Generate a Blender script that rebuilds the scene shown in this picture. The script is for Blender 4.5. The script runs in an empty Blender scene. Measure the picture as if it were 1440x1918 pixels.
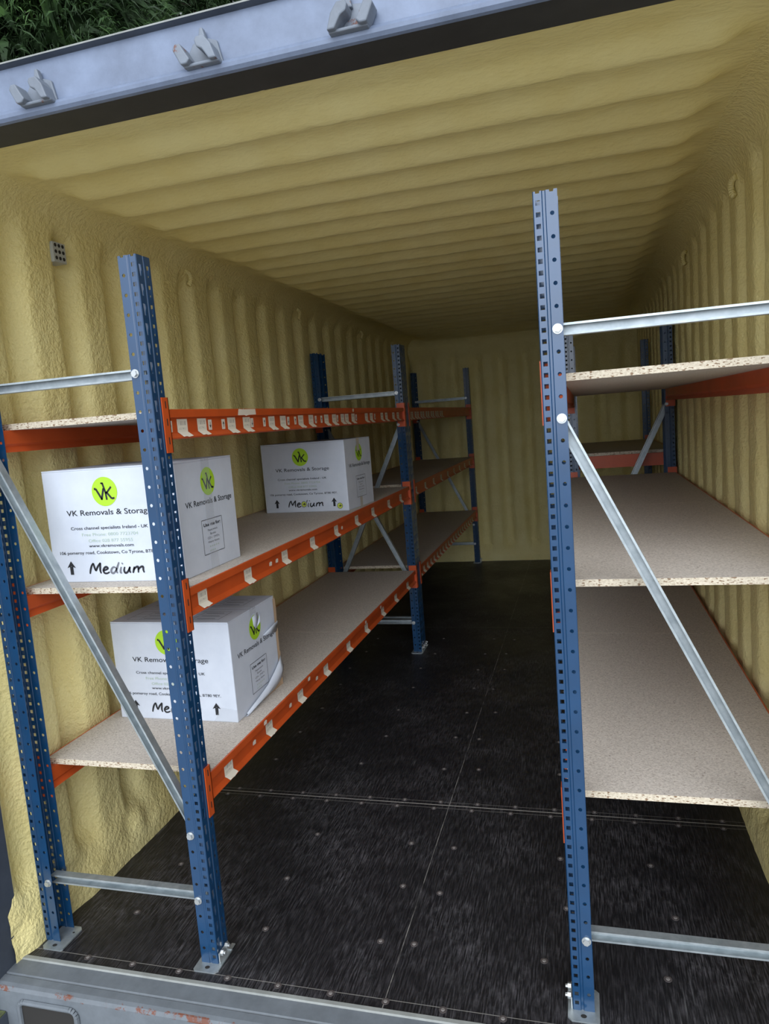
import bpy, bmesh, math, random
import numpy as np
from mathutils import Vector, Matrix

random.seed(7)
rng = np.random.default_rng(7)
PI = math.pi
SC = bpy.context.scene
COL = SC.collection

# ------------------------------------------------------------------ camera
F_PX = 1342.65
CAM = Vector((0.4368, -1.2936, 1.5236))
YAW, PITCH, ROLL = 0.2759, -0.1245, -0.0787
fwd = Vector((-math.sin(YAW) * math.cos(PITCH), math.cos(YAW) * math.cos(PITCH), math.sin(PITCH)))
r0 = Vector((math.cos(YAW), math.sin(YAW), 0))
u0 = r0.cross(fwd)
rgt = r0 * math.cos(ROLL) + u0 * math.sin(ROLL)
upv = u0 * math.cos(ROLL) - r0 * math.sin(ROLL)
cd = bpy.data.cameras.new('camera')
cam = bpy.data.objects.new('camera', cd)
COL.objects.link(cam)
cam.matrix_world = Matrix(((rgt.x, upv.x, -fwd.x, CAM.x), (rgt.y, upv.y, -fwd.y, CAM.y),
                           (rgt.z, upv.z, -fwd.z, CAM.z), (0, 0, 0, 1)))
cd.sensor_fit = 'VERTICAL'
cd.sensor_height = 24.0
cd.lens = 24.0 * F_PX / 1918.0
cd.clip_start = 0.02
SC.camera = cam

# ------------------------------------------------------------------ sky and exposure
W = bpy.data.worlds.new('sky')
SC.world = W
W.use_nodes = True
wn = W.node_tree.nodes
wb = wn['Background']
tc = wn.new('ShaderNodeTexCoord')
sx = wn.new('ShaderNodeSeparateXYZ')
rmp = wn.new('ShaderNodeValToRGB')
W.node_tree.links.new(tc.outputs['Generated'], sx.inputs[0])
W.node_tree.links.new(sx.outputs['Z'], rmp.inputs[0])
rmp.color_ramp.elements[0].position = 0.0
rmp.color_ramp.elements[0].color = (0.80, 0.88, 1.0, 1)
rmp.color_ramp.elements[1].position = 0.7
rmp.color_ramp.elements[1].color = (0.90, 0.95, 1.0, 1)
# overcast sky plus an added glow low behind the camera, lifting the deep interior
BASE_SKY, GLOW, GLOW_POW = 0.55, 4.2, 5.0
GLOW_DIR = Vector((0.10, -math.cos(math.radians(27)), math.sin(math.radians(27)))).normalized()
vd = wn.new('ShaderNodeVectorMath'); vd.operation = 'DOT_PRODUCT'
vd.inputs[1].default_value = GLOW_DIR
mx = wn.new('ShaderNodeMath'); mx.operation = 'MAXIMUM'; mx.inputs[1].default_value = 0.0
pw = wn.new('ShaderNodeMath'); pw.operation = 'POWER'; pw.inputs[1].default_value = GLOW_POW
ma = wn.new('ShaderNodeMath'); ma.operation = 'MULTIPLY_ADD'; ma.inputs[1].default_value = GLOW; ma.inputs[2].default_value = BASE_SKY
wl_ = W.node_tree.links.new
wl_(tc.outputs['Generated'], vd.inputs[0]); wl_(vd.outputs['Value'], mx.inputs[0]); wl_(mx.outputs[0], pw.inputs[0]); wl_(pw.outputs[0], ma.inputs[0])
wl_(ma.outputs[0], wb.inputs[1])
W.node_tree.links.new(rmp.outputs[0], wb.inputs[0])
vs = SC.view_settings
vs.view_transform = 'Standard'
vs.look = 'None'
vs.gamma = 1.0
vs.use_curve_mapping = False
vs.exposure = 0.35

# ------------------------------------------------------------------ helpers
class MB:
    """collects verts / faces for one mesh"""
    def __init__(s):
        s.v, s.f, s.m = [], [], []
    def add(s, vs_, fs, mi=0):
        n = len(s.v)
        s.v.extend(vs_)
        for f in fs:
            s.f.append([i + n for i in f]); s.m.append(mi)
    def box(s, a, b, mi=0):
        x0, y0, z0 = a; x1, y1, z1 = b
        s.add([(x0, y0, z0), (x1, y0, z0), (x1, y1, z0), (x0, y1, z0), (x0, y0, z1), (x1, y0, z1), (x1, y1, z1), (x0, y1, z1)],
              [(0, 3, 2, 1), (4, 5, 6, 7), (0, 1, 5, 4), (1, 2, 6, 5), (2, 3, 7, 6), (3, 0, 4, 7)], mi)
    def prism(s, poly, fn, t0, t1, mi=0, mis=None):
        """poly: 2D closed polygon; fn(u,v,t)->xyz"""
        n = len(poly)
        V = [fn(u, v, t0) for u, v in poly] + [fn(u, v, t1) for u, v in poly]
        b = len(s.v); s.v.extend(V)
        for i in range(n):
            j = (i + 1) % n
            s.f.append([b + i, b + j, b + n + j, b + n + i]); s.m.append(mis[i] if mis else mi)
        s.f.append([b + i for i in range(n)][::-1]); s.m.append(mi)
        s.f.append([b + n + i for i in range(n)]); s.m.append(mi)
    def cyl(s, p0, p1, r0_, r1_, n=12, mi=0):
        p0, p1 = Vector(p0), Vector(p1)
        d = (p1 - p0).normalized()
        a = d.orthogonal().normalized(); c = d.cross(a)
        V = []
        for p, r in ((p0, r0_), (p1, r1_)):
            for i in range(n):
                t = 2 * PI * i / n
                V.append(tuple(p + a * (r * math.cos(t)) + c * (r * math.sin(t))))
        s.add(V, [(i, (i + 1) % n, n + (i + 1) % n, n + i) for i in range(n)] + [tuple(range(n))[::-1], tuple(range(n, 2 * n))], mi)
    def mesh(s, name, mats, smooth=False, fix=True):
        me = bpy.data.meshes.new(name)
        me.from_pydata([tuple(v) for v in s.v], [], s.f)
        for m in (mats if isinstance(mats, (list, tuple)) else [mats]):
            me.materials.append(m)
        me.polygons.foreach_set('material_index', s.m)
        if fix:
            bm = bmesh.new(); bm.from_mesh(me)
            bmesh.ops.recalc_face_normals(bm, faces=bm.faces)
            bm.to_mesh(me); bm.free()
        if smooth:
            me.polygons.foreach_set('use_smooth', [True] * len(me.polygons))
        me.update()
        return me
    def build(s, name, mats, parent=None, loc=(0, 0, 0), smooth=False, fix=True):
        return link(name, s.mesh(name, mats, smooth, fix), parent, loc)

def link(name, me, parent=None, loc=(0, 0, 0), rz=0.0):
    o = bpy.data.objects.new(name, me)
    COL.objects.link(o)
    o.location = loc
    o.rotation_euler = (0, 0, rz)
    if parent: o.parent = parent
    return o

def empty(name, loc, label, cat, group=None, rz=0.0):
    o = bpy.data.objects.new(name, None)
    o.empty_display_size = 0.1
    COL.objects.link(o)
    o.location = loc; o.rotation_euler = (0, 0, rz)
    return tag(o, label, cat, group)

def tag(o, label, cat, group=None):
    o['label'] = label; o['category'] = cat
    if group: o['group'] = group
    return o

def structure(o, label=None, cat=None):
    o['kind'] = 'structure'
    if label: o['label'] = label
    if cat: o['category'] = cat
    return o

# ------------------------------------------------------------------ materials
def mat(name, col, rough=0.6, metal=0.0, spec=0.5):
    m = bpy.data.materials.new(name); m.use_nodes = True
    b = m.node_tree.nodes['Principled BSDF']
    b.inputs['Base Color'].default_value = (*col, 1)
    b.inputs['Roughness'].default_value = rough
    b.inputs['Metallic'].default_value = metal
    b.inputs['Specular IOR Level'].default_value = spec
    return m

class NT:
    def __init__(s, m):
        s.t = m.node_tree; s.n = s.t.nodes; s.b = s.n['Principled BSDF']
        s.co = s.n.new('ShaderNodeTexCoord').outputs['Object']
    def lk(s, a, b): s.t.links.new(a, b)
    def noise(s, scale, detail=3, rough=0.6, vec=None, out='Fac', stretch=None):
        nd = s.n.new('ShaderNodeTexNoise')
        nd.inputs['Scale'].default_value = scale; nd.inputs['Detail'].default_value = detail
        nd.inputs['Roughness'].default_value = rough
        v = vec or s.co
        if stretch:
            mp = s.n.new('ShaderNodeMapping'); mp.inputs['Scale'].default_value = stretch[:3]
            if len(stretch) > 3: mp.inputs['Rotation'].default_value = (0, 0, stretch[3])
            s.lk(v, mp.inputs[0]); v = mp.outputs[0]
        s.lk(v, nd.inputs['Vector'])
        return nd.outputs[out]
    def ramp(s, fac, stops):
        r = s.n.new('ShaderNodeValToRGB'); s.lk(fac, r.inputs[0])
        el = r.color_ramp.elements
        while len(el) < len(stops): el.new(0.5)
        for e, (p, c) in zip(el, stops):
            e.position = p; e.color = (*c, 1) if len(c) == 3 else c
        return r.outputs[0]
    def math(s, op, a, b=None, c=None):
        m = s.n.new('ShaderNodeMath'); m.operation = op
        for i, v in enumerate((a, b, c)):
            if v is None: continue
            if isinstance(v, (int, float)): m.inputs[i].default_value = v
            else: s.lk(v, m.inputs[i])
        return m.outputs[0]
    def mix(s, fac, a, b, mode='MIX'):
        m = s.n.new('ShaderNodeMix'); m.data_type = 'RGBA'; m.blend_type = mode
        for k, v in ((0, fac), (6, a), (7, b)):
            if isinstance(v, (int, float)): m.inputs[k].default_value = v
            elif isinstance(v, tuple): m.inputs[k].default_value = (*v, 1)
            else: s.lk(v, m.inputs[k])
        return m.outputs[2]
    def bump(s, h, strength, dist):
        b = s.n.new('ShaderNodeBump'); b.inputs['Strength'].default_value = strength
        b.inputs['Distance'].default_value = dist
        s.lk(h, b.inputs['Height']); s.lk(b.outputs[0], s.b.inputs['Normal'])
    def xyz(s):
        x = s.n.new('ShaderNodeSeparateXYZ'); s.lk(s.co, x.inputs[0]); return x.outputs
    def color(s, c): s.lk(c, s.b.inputs['Base Color'])

FOAM = mat('spray_foam', (0.74, 0.66, 0.34), 0.55, spec=0.35)
t = NT(FOAM)
n1 = t.noise(5, 3)
t.color(t.ramp(n1, [(0.3, (0.80, 0.672, 0.285)), (0.7, (0.86, 0.752, 0.36))]))
hh = t.math('ADD', t.noise(66, 2, 0.5), t.math('MULTIPLY', t.noise(150, 2, 0.5), 0.4))
t.bump(hh, 0.6, 0.012)

FOAMC = mat('spray_foam_ceiling', (0.74, 0.66, 0.34), 0.5, spec=0.35)
t = NT(FOAMC)
t.color(t.ramp(t.noise(5, 3), [(0.3, (0.80, 0.672, 0.285)), (0.7, (0.86, 0.752, 0.36))]))
hh = t.math('ADD', t.noise(60, 2, 0.5, stretch=(0.45, 1, 1)), t.math('MULTIPLY', t.noise(140, 2, 0.5, stretch=(0.5, 1, 1)), 0.35))
t.bump(hh, 0.35, 0.010)

FLOOR = mat('black_plywood', (0.02, 0.02, 0.022), 0.42, spec=0.4)
t = NT(FLOOR)
x, y, z = t.xyz()
grain = t.noise(1.0, 3, 0.65, stretch=(230, 16, 1, 0.10))
swirl = t.noise(34, 3, 0.6)
dust = t.noise(2.6, 6, 0.72)
scr = t.noise(1.0, 2, 0.6, stretch=(90, 5, 1, 0.42))
scuff = t.noise(1.7, 4, 0.7)
d1 = t.ramp(dust, [(0.46, (0, 0, 0)), (0.70, (1, 1, 1))])
s1 = t.ramp(scuff, [(0.50, (0, 0, 0)), (0.70, (1, 1, 1))])
g1 = t.ramp(grain, [(0.44, (0, 0, 0)), (0.66, (1, 1, 1))])
c1 = t.ramp(scr, [(0.60, (0, 0, 0)), (0.74, (1, 1, 1))])
w1 = t.ramp(swirl, [(0.55, (0, 0, 0)), (0.72, (1, 1, 1))])
fine = t.ramp(t.noise(170, 2, 0.6), [(0.66, (0, 0, 0)), (0.73, (1, 1, 1))])
base = t.mix(t.math('MULTIPLY', g1, t.math('ADD', 0.25, t.math('MULTIPLY', d1, 0.75))), (0.0075, 0.0075, 0.009), (0.115, 0.108, 0.118))
base = t.mix(t.math('MULTIPLY', t.math('MULTIPLY', w1, d1), 0.45), base, (0.15, 0.147, 0.153))
base = t.mix(t.math('MULTIPLY', t.math('MULTIPLY', c1, s1), 0.6), base, (0.24, 0.24, 0.245))
base = t.mix(t.math('MULTIPLY', t.math('MULTIPLY', fine, d1), 0.40), base, (0.22, 0.22, 0.22))
def line(coord, at, half):
    return t.math('LESS_THAN', t.math('ABSOLUTE', t.math('SUBTRACT', coord, at)), half)
lines = line(y, 1.322, 0.0022)
lines = t.math('MAXIMUM', lines, t.math('MULTIPLY', line(y, 3.722, 0.0022), 0.35))
lines = t.math('MAXIMUM', lines, t.math('MULTIPLY', line(y, 1.300, 0.0012), 0.45))
lines = t.math('MAXIMUM', lines, t.math('MULTIPLY', line(y, 1.345, 0.0012), 0.45))
lines = t.math('MAXIMUM', lines, t.math('MULTIPLY', line(y, 0.350, 0.0012), 0.5))
brk = t.ramp(t.noise(9, 3, 0.7), [(0.42, (0.15, 0.15, 0.15)), (0.6, (1, 1, 1))])
lines = t.math('MAXIMUM', lines, t.math('MULTIPLY', line(x, -0.133, 0.0014), t.math('MULTIPLY', brk, 0.6)))
base = t.mix(lines, base, (0.36, 0.34, 0.31))
t.color(base)
t.lk(t.ramp(scuff, [(0.3, (0.36, 0.36, 0.36)), (0.7, (0.55, 0.55, 0.55))]), t.b.inputs['Roughness'])
t.bump(grain, 0.10, 0.001)

def chip(name, lo, hi, dark, sc, thr):
    m = mat(name, lo, 0.75, spec=0.25); t = NT(m)
    a = t.noise(sc, 3, 0.7)
    c = t.ramp(a, [(0.33, lo), (0.62, hi)])
    sp = t.ramp(t.noise(sc * 1.3, 1, 0.5, stretch=(0.55, 1, 1.4)), [(thr, (0, 0, 0)), (thr + 0.05, (1, 1, 1))])
    t.color(t.mix(sp, c, dark))
    return m
CHIP = chip('chipboard_face', (0.44, 0.39, 0.345), (0.64, 0.575, 0.51), (0.34, 0.29, 0.25), 190, 0.63)
CHIPE = chip('chipboard_edge', (0.50, 0.42, 0.31), (0.68, 0.60, 0.47), (0.24, 0.155, 0.095), 150, 0.585)

def paint(name, col, rough, var=0.12, spec=0.5):
    m = mat(name, col, rough, spec=spec); t = NT(m)
    k = t.noise(7, 4, 0.6)
    t.color(t.ramp(k, [(0.3, tuple(c * (1 - var) for c in col)), (0.7, tuple(c * (1 + var) for c in col))]))
    return m
BLUE = paint('blue_powder_coat', (0.0045, 0.044, 0.118), 0.28, spec=0.5)
ORANGE = paint('orange_powder_coat', (0.55, 0.082, 0.015), 0.42)
GALV = mat('galvanised_steel', (0.55, 0.59, 0.61), 0.46, metal=0.7); 
BLUE.node_tree.nodes['Principled BSDF'].inputs['Coat Weight'].default_value = 0.7
BLUE.node_tree.nodes['Principled BSDF'].inputs['Coat Roughness'].default_value = 0.16
t = NT(GALV)
t.color(t.ramp(t.noise(30, 3, 0.6), [(0.3, (0.34, 0.385, 0.405)), (0.7, (0.50, 0.545, 0.56))]))
ZINC = mat('zinc_bolt', (0.55, 0.57, 0.57), 0.35, metal=0.7)
PAPER = mat('sticker_paper', (0.74, 0.66, 0.55), 0.7)
BARS = mat('barcode_paper', (0.76, 0.70, 0.58), 0.7); t = NT(BARS)
x, y, z = t.xyz()
stripes = t.noise(1.0, 1, 0.5, stretch=(0.0, 330, 0.0))
mask = t.math('MULTIPLY', t.math('GREATER_THAN', z, 0.001), t.math('LESS_THAN', z, 0.0125))
mask = t.math('MULTIPLY', mask, t.math('LESS_THAN', t.math('ABSOLUTE', y), 0.0215))
txt = t.math('MULTIPLY', t.math('LESS_THAN', t.math('ABSOLUTE', t.math('ADD', z, 0.0085)), 0.0028), t.math('LESS_THAN', t.math('ABSOLUTE', y), 0.019))
txtn = t.ramp(t.noise(1.0, 2, 0.6, stretch=(0, 260, 300)), [(0.46, (0, 0, 0)), (0.54, (1, 1, 1))])
st = t.ramp(stripes, [(0.46, (1, 1, 1)), (0.50, (0, 0, 0))])
inkm = t.math('MAXIMUM', t.math('MULTIPLY', mask, st), t.math('MULTIPLY', t.math('MULTIPLY', txt, txtn), 0.55))
t.color(t.mix(t.math('MULTIPLY', inkm, 0.75), (0.76, 0.70, 0.58), (0.10, 0.09, 0.08)))
INK = mat('black_ink', (0.012, 0.014, 0.018), 0.6)
INKG = mat('grey_ink', (0.16, 0.17, 0.19), 0.6)
INKL = mat('pale_green_ink', (0.42, 0.52, 0.40), 0.6)
LIME = mat('lime_green_ink', (0.40, 0.66, 0.025), 0.55)
YELL = mat('yellow_green_sticker', (0.62, 0.72, 0.10), 0.5)
CARD = mat('white_cardboard', (0.80, 0.81, 0.85), 0.6, spec=0.3); t = NT(CARD)
x, y, z = t.xyz()
t.color(t.ramp(t.noise(9, 4, 0.6), [(0.3, (0.56, 0.60, 0.68)), (0.7, (0.64, 0.68, 0.755))]))
t.bump(t.noise(1, 1, 0.5, stretch=(130, 130, 0.6)), 0.12, 0.002)
KRAFT = mat('brown_cardboard', (0.42, 0.29, 0.18), 0.8)
TAPE = mat('clear_packing_tape', (0.66, 0.68, 0.70), 0.2)
TAPE.node_tree.nodes['Principled BSDF'].inputs['Alpha'].default_value = 0.20
TAPEB = mat('buff_packing_tape', (0.50, 0.47, 0.41), 0.28)

def steel(name, col, rust=0.0, rough=0.5, edge=None):
    m = mat(name, col, rough); t = NT(m)
    c = t.ramp(t.noise(11, 5, 0.7), [(0.28, tuple(v * 0.80 for v in col)), (0.72, tuple(v * 1.2 for v in col))])
    if rust:
        r = t.ramp(t.noise(16, 5, 0.75), [(rust, (0, 0, 0)), (rust + 0.05, (1, 1, 1))])
        if edge:
            x, y, z = t.xyz()
            d = t.math('ABSOLUTE', t.math('SUBTRACT', (x, y, z)[edge[0]], edge[1]))
            r = t.math('MULTIPLY', r, t.math('LESS_THAN', d, edge[2]))
        c = t.mix(r, c, (0.15, 0.050, 0.028))
    t.color(c)
    return m
HEAD = steel('header_paint', (0.165, 0.205, 0.295), 0.70, 0.45, edge=(2, 2.286, 0.008))
SILL = steel('sill_weathered_paint', (0.135, 0.152, 0.17), 0.53, 0.55, edge=(2, -0.016, 0.0065))
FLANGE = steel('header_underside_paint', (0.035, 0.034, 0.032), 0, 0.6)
WEAR = steel('worn_white_edge', (0.26, 0.27, 0.255), 0, 0.6)
POSTP = steel('corner_post_paint', (0.055, 0.066, 0.088), 0, 0.5)
LUG = steel('lug_paint', (0.165, 0.19, 0.23), 0.60, 0.5)
DARK = mat('dark_recess', (0.02, 0.018, 0.016), 0.8)
MOSS = mat('moss', (0.10, 0.12, 0.05), 0.9); t = NT(MOSS)
t.color(t.ramp(t.noise(60, 5, 0.7), [(0.3, (0.05, 0.05, 0.03)), (0.55, (0.12, 0.15, 0.05)), (0.8, (0.30, 0.30, 0.22))]))
SCREW = mat('floor_screw_steel', (0.085, 0.072, 0.070), 0.5, metal=0.2)
SCREWC = mat('floor_screw_centre', (0.24, 0.22, 0.21), 0.5, metal=0.3)
VENT = mat('vent_plate_grey', (0.42, 0.43, 0.41), 0.5)
GROUND = mat('gravel', (0.36, 0.35, 0.33), 0.9); t = NT(GROUND)
t.color(t.ramp(t.noise(30, 5, 0.7), [(0.3, (0.36, 0.35, 0.33)), (0.7, (0.52, 0.51, 0.49))]))
BARK = mat('bark', (0.08, 0.055, 0.04), 0.9)
LEAF = mat('conifer_leaf', (0.05, 0.10, 0.03), 0.6, spec=0.3); t = NT(LEAF)
t.color(t.ramp(t.noise(1.6, 4, 0.7), [(0.36, (0.012, 0.024, 0.009)), (0.55, (0.032, 0.070, 0.020)), (0.75, (0.11, 0.22, 0.05))]))

# ------------------------------------------------------------------ heightfield helpers
def vnoise(a, b, cell, seed):
    """smooth 2-D value noise in [-1,1] at world coords a,b"""
    g = np.random.default_rng(seed).uniform(-1, 1, (512, 512))
    u, v = a / cell + 50, b / cell + 50
    i, j = np.floor(u).astype(int), np.floor(v).astype(int)
    fu, fv = u - i, v - j
    fu = fu * fu * (3 - 2 * fu); fv = fv * fv * (3 - 2 * fv)
    i %= 511; j %= 511
    return (g[i, j] * (1 - fu) * (1 - fv) + g[i + 1, j] * fu * (1 - fv) + g[i, j + 1] * (1 - fu) * fv + g[i + 1, j + 1] * fu * fv)
def lumps(a, b, seed):
    return 0.0022 * vnoise(a, b, 0.16, seed) + 0.0012 * vnoise(a, b, 0.045, seed + 1) + 0.0012 * vnoise(a, b, 0.021, seed + 2)
def sstep(e0, e1, v):
    t_ = np.clip((v - e0) / (e1 - e0), 0, 1); return t_ * t_ * (3 - 2 * t_)
def grid_mesh(name, P, m):
    nu, nv, _ = P.shape
    idx = np.arange(nu * nv).reshape(nu, nv)
    f = np.stack([idx[:-1, :-1], idx[1:, :-1], idx[1:, 1:], idx[:-1, 1:]], -1).reshape(-1, 4)
    me = bpy.data.meshes.new(name)
    me.from_pydata(P.reshape(-1, 3).tolist(), [], f.tolist())
    me.materials.append(m)
    me.polygons.foreach_set('use_smooth', [True] * len(me.polygons))
    me.update()
    return me

ZC = 2.335
YB = 6.10
RAD = 0.105
def wall(side):
    x_r = -1.264 if side < 0 else 0.968
    ph, pitch = (0.65, 0.265) if side < 0 else (1.17, 0.245)
    ys = np.arange(0.285, YB + 0.02, 0.0115)
    zs = np.concatenate([np.arange(-0.01, ZC - RAD, 0.018), [ZC - RAD]])
    arc = np.linspace(0, PI / 2, 9)[1:]
    s = np.concatenate([zs, ZC - RAD + RAD * arc])
    Y, S = np.meshgrid(ys, s, indexing='ij')
    st_ = np.minimum(S, ZC - RAD); th = np.clip((S - (ZC - RAD)) / RAD, 0, PI / 2)
    inw = RAD * (1 - np.cos(th)); Z = st_ + RAD * np.sin(th)
    tt = ((Y - ph) / pitch + 0.5) % 1 - 0.5
    val = np.exp(-np.abs(tt / 0.185) ** 3.2)
    wob = 0.012 * vnoise(Y, S, 0.5, 31 + side)
    fade = sstep(2.285, 2.19, S + wob * 2) * sstep(0.10, 0.24, S + 0.05 * vnoise(Y, S, 0.21, 77 + side))
    d = -0.050 * val * fade + inw
    rail = 0.004 * sstep(2.18, 2.25, S)
    foot_amp = 0.018 + 0.014 * sstep(0.5, 0.62, Y) * sstep(3.1, 2.95, Y)
    foot = foot_amp * sstep(0.22, 0.02, S) + 0.010 * vnoise(Y, S, 0.06, 55 + side) * sstep(0.26, 0.12, S) * sstep(0.03, 0.09, S)
    front = -0.02 * sstep(0.36, 0.285, Y)
    d = d + rail + foot + front + lumps(Y, S, 11 + side * 5)
    X = x_r - side * d
    P = np.stack([X, Y, Z], -1)
    if side > 0: P = P[::-1]
    return grid_mesh('foam_lining', P, FOAM)

wl = structure(link('wall_left', wall(-1)), 'corrugated left container wall coated in yellow spray foam', 'wall')
wr = structure(link('wall_right', wall(1)), 'corrugated right container wall coated in yellow spray foam', 'wall')

# ceiling
xs = np.linspace(-1.170, 0.874, 104); ys = np.arange(0.292, YB + 0.02, 0.0095)
X, Y = np.meshgrid(xs, ys, indexing='ij')
tt = ((Y - 0.80) / 0.209 + 0.5) % 1 - 0.5
rib = np.exp(-np.abs(tt / 0.20) ** 2.3)
edge = sstep(-1.165, -1.04, X + 0.015 * vnoise(X, Y, 0.2, 3)) * sstep(0.868, 0.745, X + 0.015 * vnoise(X, Y, 0.2, 4))
rim = sstep(-1.16, -1.10, X) * sstep(0.863, 0.80, X)
Z = ZC - 0.0008 + 0.006 * rim - 0.040 * rib * edge * sstep(0.42, 0.6, Y) - 0.050 * sstep(0.44, 0.30, Y)
Z = Z + 0.6 * lumps(X, Y, 91) * rim + 0.002 * vnoise(X, Y, 0.03, 95) * sstep(0.8, 0.4, Y) * rim
ceil = structure(link('ceiling', grid_mesh('foam_ceiling', np.stack([X, Y, Z], -1)[::-1], FOAMC)), 'ribbed container ceiling coated in yellow spray foam', 'ceiling')

# back wall
xs = np.arange(-1.31, 1.02, 0.0125); zs = np.arange(-0.01, ZC + 0.04, 0.02)
X, Zg = np.meshgrid(xs, zs, indexing='ij')
tt = ((X + 0.09) / 0.243 + 0.5) % 1 - 0.5
val = np.exp(-np.abs(tt / 0.24) ** 3)
fade = sstep(2.17, 2.06, Zg) * sstep(0.10, 0.2, Zg + 0.03 * vnoise(X, Zg, 0.2, 8))
Yb = YB + 0.05 * val * fade - 0.018 * sstep(0.18, 0.03, Zg) - 0.03 * sstep(2.12, 2.22, Zg) - 0.05 * sstep(2.24, ZC, Zg) + lumps(X, Zg, 41)
wbk = structure(link('wall_back', grid_mesh('foam_end_wall', np.stack([X, Yb, Zg], -1)[::-1], FOAM)), 'corrugated end wall coated in yellow spray foam', 'wall')

# steel skin outside the foam
def skin(parent, a, b):
    m = MB(); m.box(a, b); m.build('steel_skin', POSTP, parent)
skin(wl, (-1.42, 0.32, -0.16), (-1.345, 6.22, 2.44))
skin(wr, (1.045, 0.32, -0.16), (1.12, 6.22, 2.44))
skin(wbk, (-1.345, 6.16, -0.16), (1.045, 6.22, 2.44))
skin(ceil, (-1.345, 0.33, 2.395), (1.045, 6.16, 2.44))

# foam-covered lashing rings and the vent on the walls
def ring(parent, x_, y_, z_, r, nx):
    m = MB()
    for k in range(10):
        a0, a1 = -0.9 + k * 0.27, -0.9 + (k + 1) * 0.27
        q = lambda a: (x_ + nx * 0.012 * math.cos((a - 0.4) * 1.0), y_ + r * math.cos(a) * 0.7, z_ + r * math.sin(a) - k * 0.0)
        m.cyl(q(a0), q(a1), 0.011, 0.011, 8)
    m.build('lashing_ring', FOAM, parent, smooth=True)
for y_, z_ in ((1.72, 2.235), (3.05, 2.235), (4.4, 2.235)): ring(wl, -1.262, y_, z_, 0.032, 1)
for y_, z_ in ((1.46, 2.21), (2.67, 2.21), (5.15, 2.21)): ring(wr, 0.966, y_, z_, 0.032, -1)
m = MB()
Yv, Zv = 0.845, 2.148
m.box((-1.300, Yv, Zv), (-1.253, Yv + 0.060, Zv + 0.066), 0)
for i in range(3):
    for j in range(3):
        m.cyl((-1.2535, Yv + 0.012 + i * 0.018, Zv + 0.014 + j * 0.021), (-1.2522, Yv + 0.012 + i * 0.018, Zv + 0.014 + j * 0.021), 0.0062, 0.0062, 10, 1)
v_ = m.build('wall_vent', [VENT, DARK], wl); v_['label'] = 'small grey vent plate with nine holes'

# ------------------------------------------------------------------ floor, sill, header, posts
m = MB(); m.box((-1.34, 0.318, -0.03), (1.04, 6.15, 0.0))
fl = structure(m.build('floor', FLOOR), 'black scuffed plywood container floor', 'floor')
sm = MB()
sm.cyl((0, 0, -0.002), (0, 0, 0.0012), 0.0115, 0.0105, 14, 0)
sm.cyl((0, 0, 0.0010), (0, 0, 0.0022), 0.0060, 0.0045, 10, 1)
screw_me = sm.mesh('floor_screw', [SCREW, SCREWC])
pts = []
for k in range(14): pts.append((-1.06 + 0.148 * k, 1.345)); pts.append((-1.09 + 0.150 * k, 1.296))
for k in range(13): pts.append((-1.06 + 0.155 * k, 0.343))
for yy in (0.56, 0.80, 1.05, 1.62, 1.92, 2.22, 2.55, 2.85, 3.15, 3.45, 4.0, 4.5):
    for xx in (-1.02, -0.58, -0.205, -0.075, 0.30, 0.62):
        pts.append((xx + random.uniform(-.03, .03), yy + random.uniform(-.015, .015)))
for p_ in pts[:100]:
    if abs(p_[0] + 0.672) < 0.06 and p_[1] < 0.46: continue
    if 0.33 < p_[0] < 0.43 and p_[1] < 0.48: continue
    if p_[0] > 0.94: continue
    link('floor_screw', screw_me, fl, (p_[0], p_[1], 0), random.uniform(0, 3))

XL, XR = -1.42, 1.12
def along_x(u, v, t): return (t, u, v)
prof = [(0.318, -0.03), (0.318, 0.002), (0.306, 0.002), (0.303, -0.002), (0.254, -0.004), (0.250, -0.0075), (0.246, -0.005),
        (0.224, -0.007), (0.213, -0.011), (0.207, -0.020), (0.207, -0.16), (0.318, -0.16)]
m = MB(); m.prism(prof, along_x, XL, XR, 0, [1, 1, 1, 0, 0, 0, 0, 0, 0, 0, 0, 0])
sill = structure(m.build('trim_1', [SILL, WEAR]), 'grey weathered steel threshold at the container doorway', 'threshold')
m = MB()     # forklift pocket rim: rounded frame
x0, x1, z0, z1 = -1.195, -1.0, -0.15, -0.045
loop = []
for cx_, cz_, a0 in ((x1 - .02, z1 - .02, 0), (x0 + .02, z1 - .02, PI / 2), (x0 + .02, z0 + .02, PI), (x1 - .02, z0 + .02, 1.5 * PI)):
    for k in range(5):
        a = a0 + k * PI / 8; loop.append((cx_ + .02 * math.cos(a), cz_ + .02 * math.sin(a)))
for i in range(len(loop)):
    a, b = loop[i], loop[(i + 1) % len(loop)]
    m.cyl((a[0], .204, a[1]), (b[0], .204, b[1]), .008, .008, 8, 0)
m.add([(a[0], .2055, a[1]) for a in loop], [tuple(range(len(loop)))], 1)
m.build('pocket_rim', [SILL, DARK], sill, smooth=False)
m = MB(); m.box((-1.42, 0.05, -0.16), (-1.245, 0.206, -0.09), 0); m.box((-1.418, 0.052, -0.0905), (-1.248, 0.204, -0.086), 1)
m.build('corner_casting', [POSTP, MOSS], sill)

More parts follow.
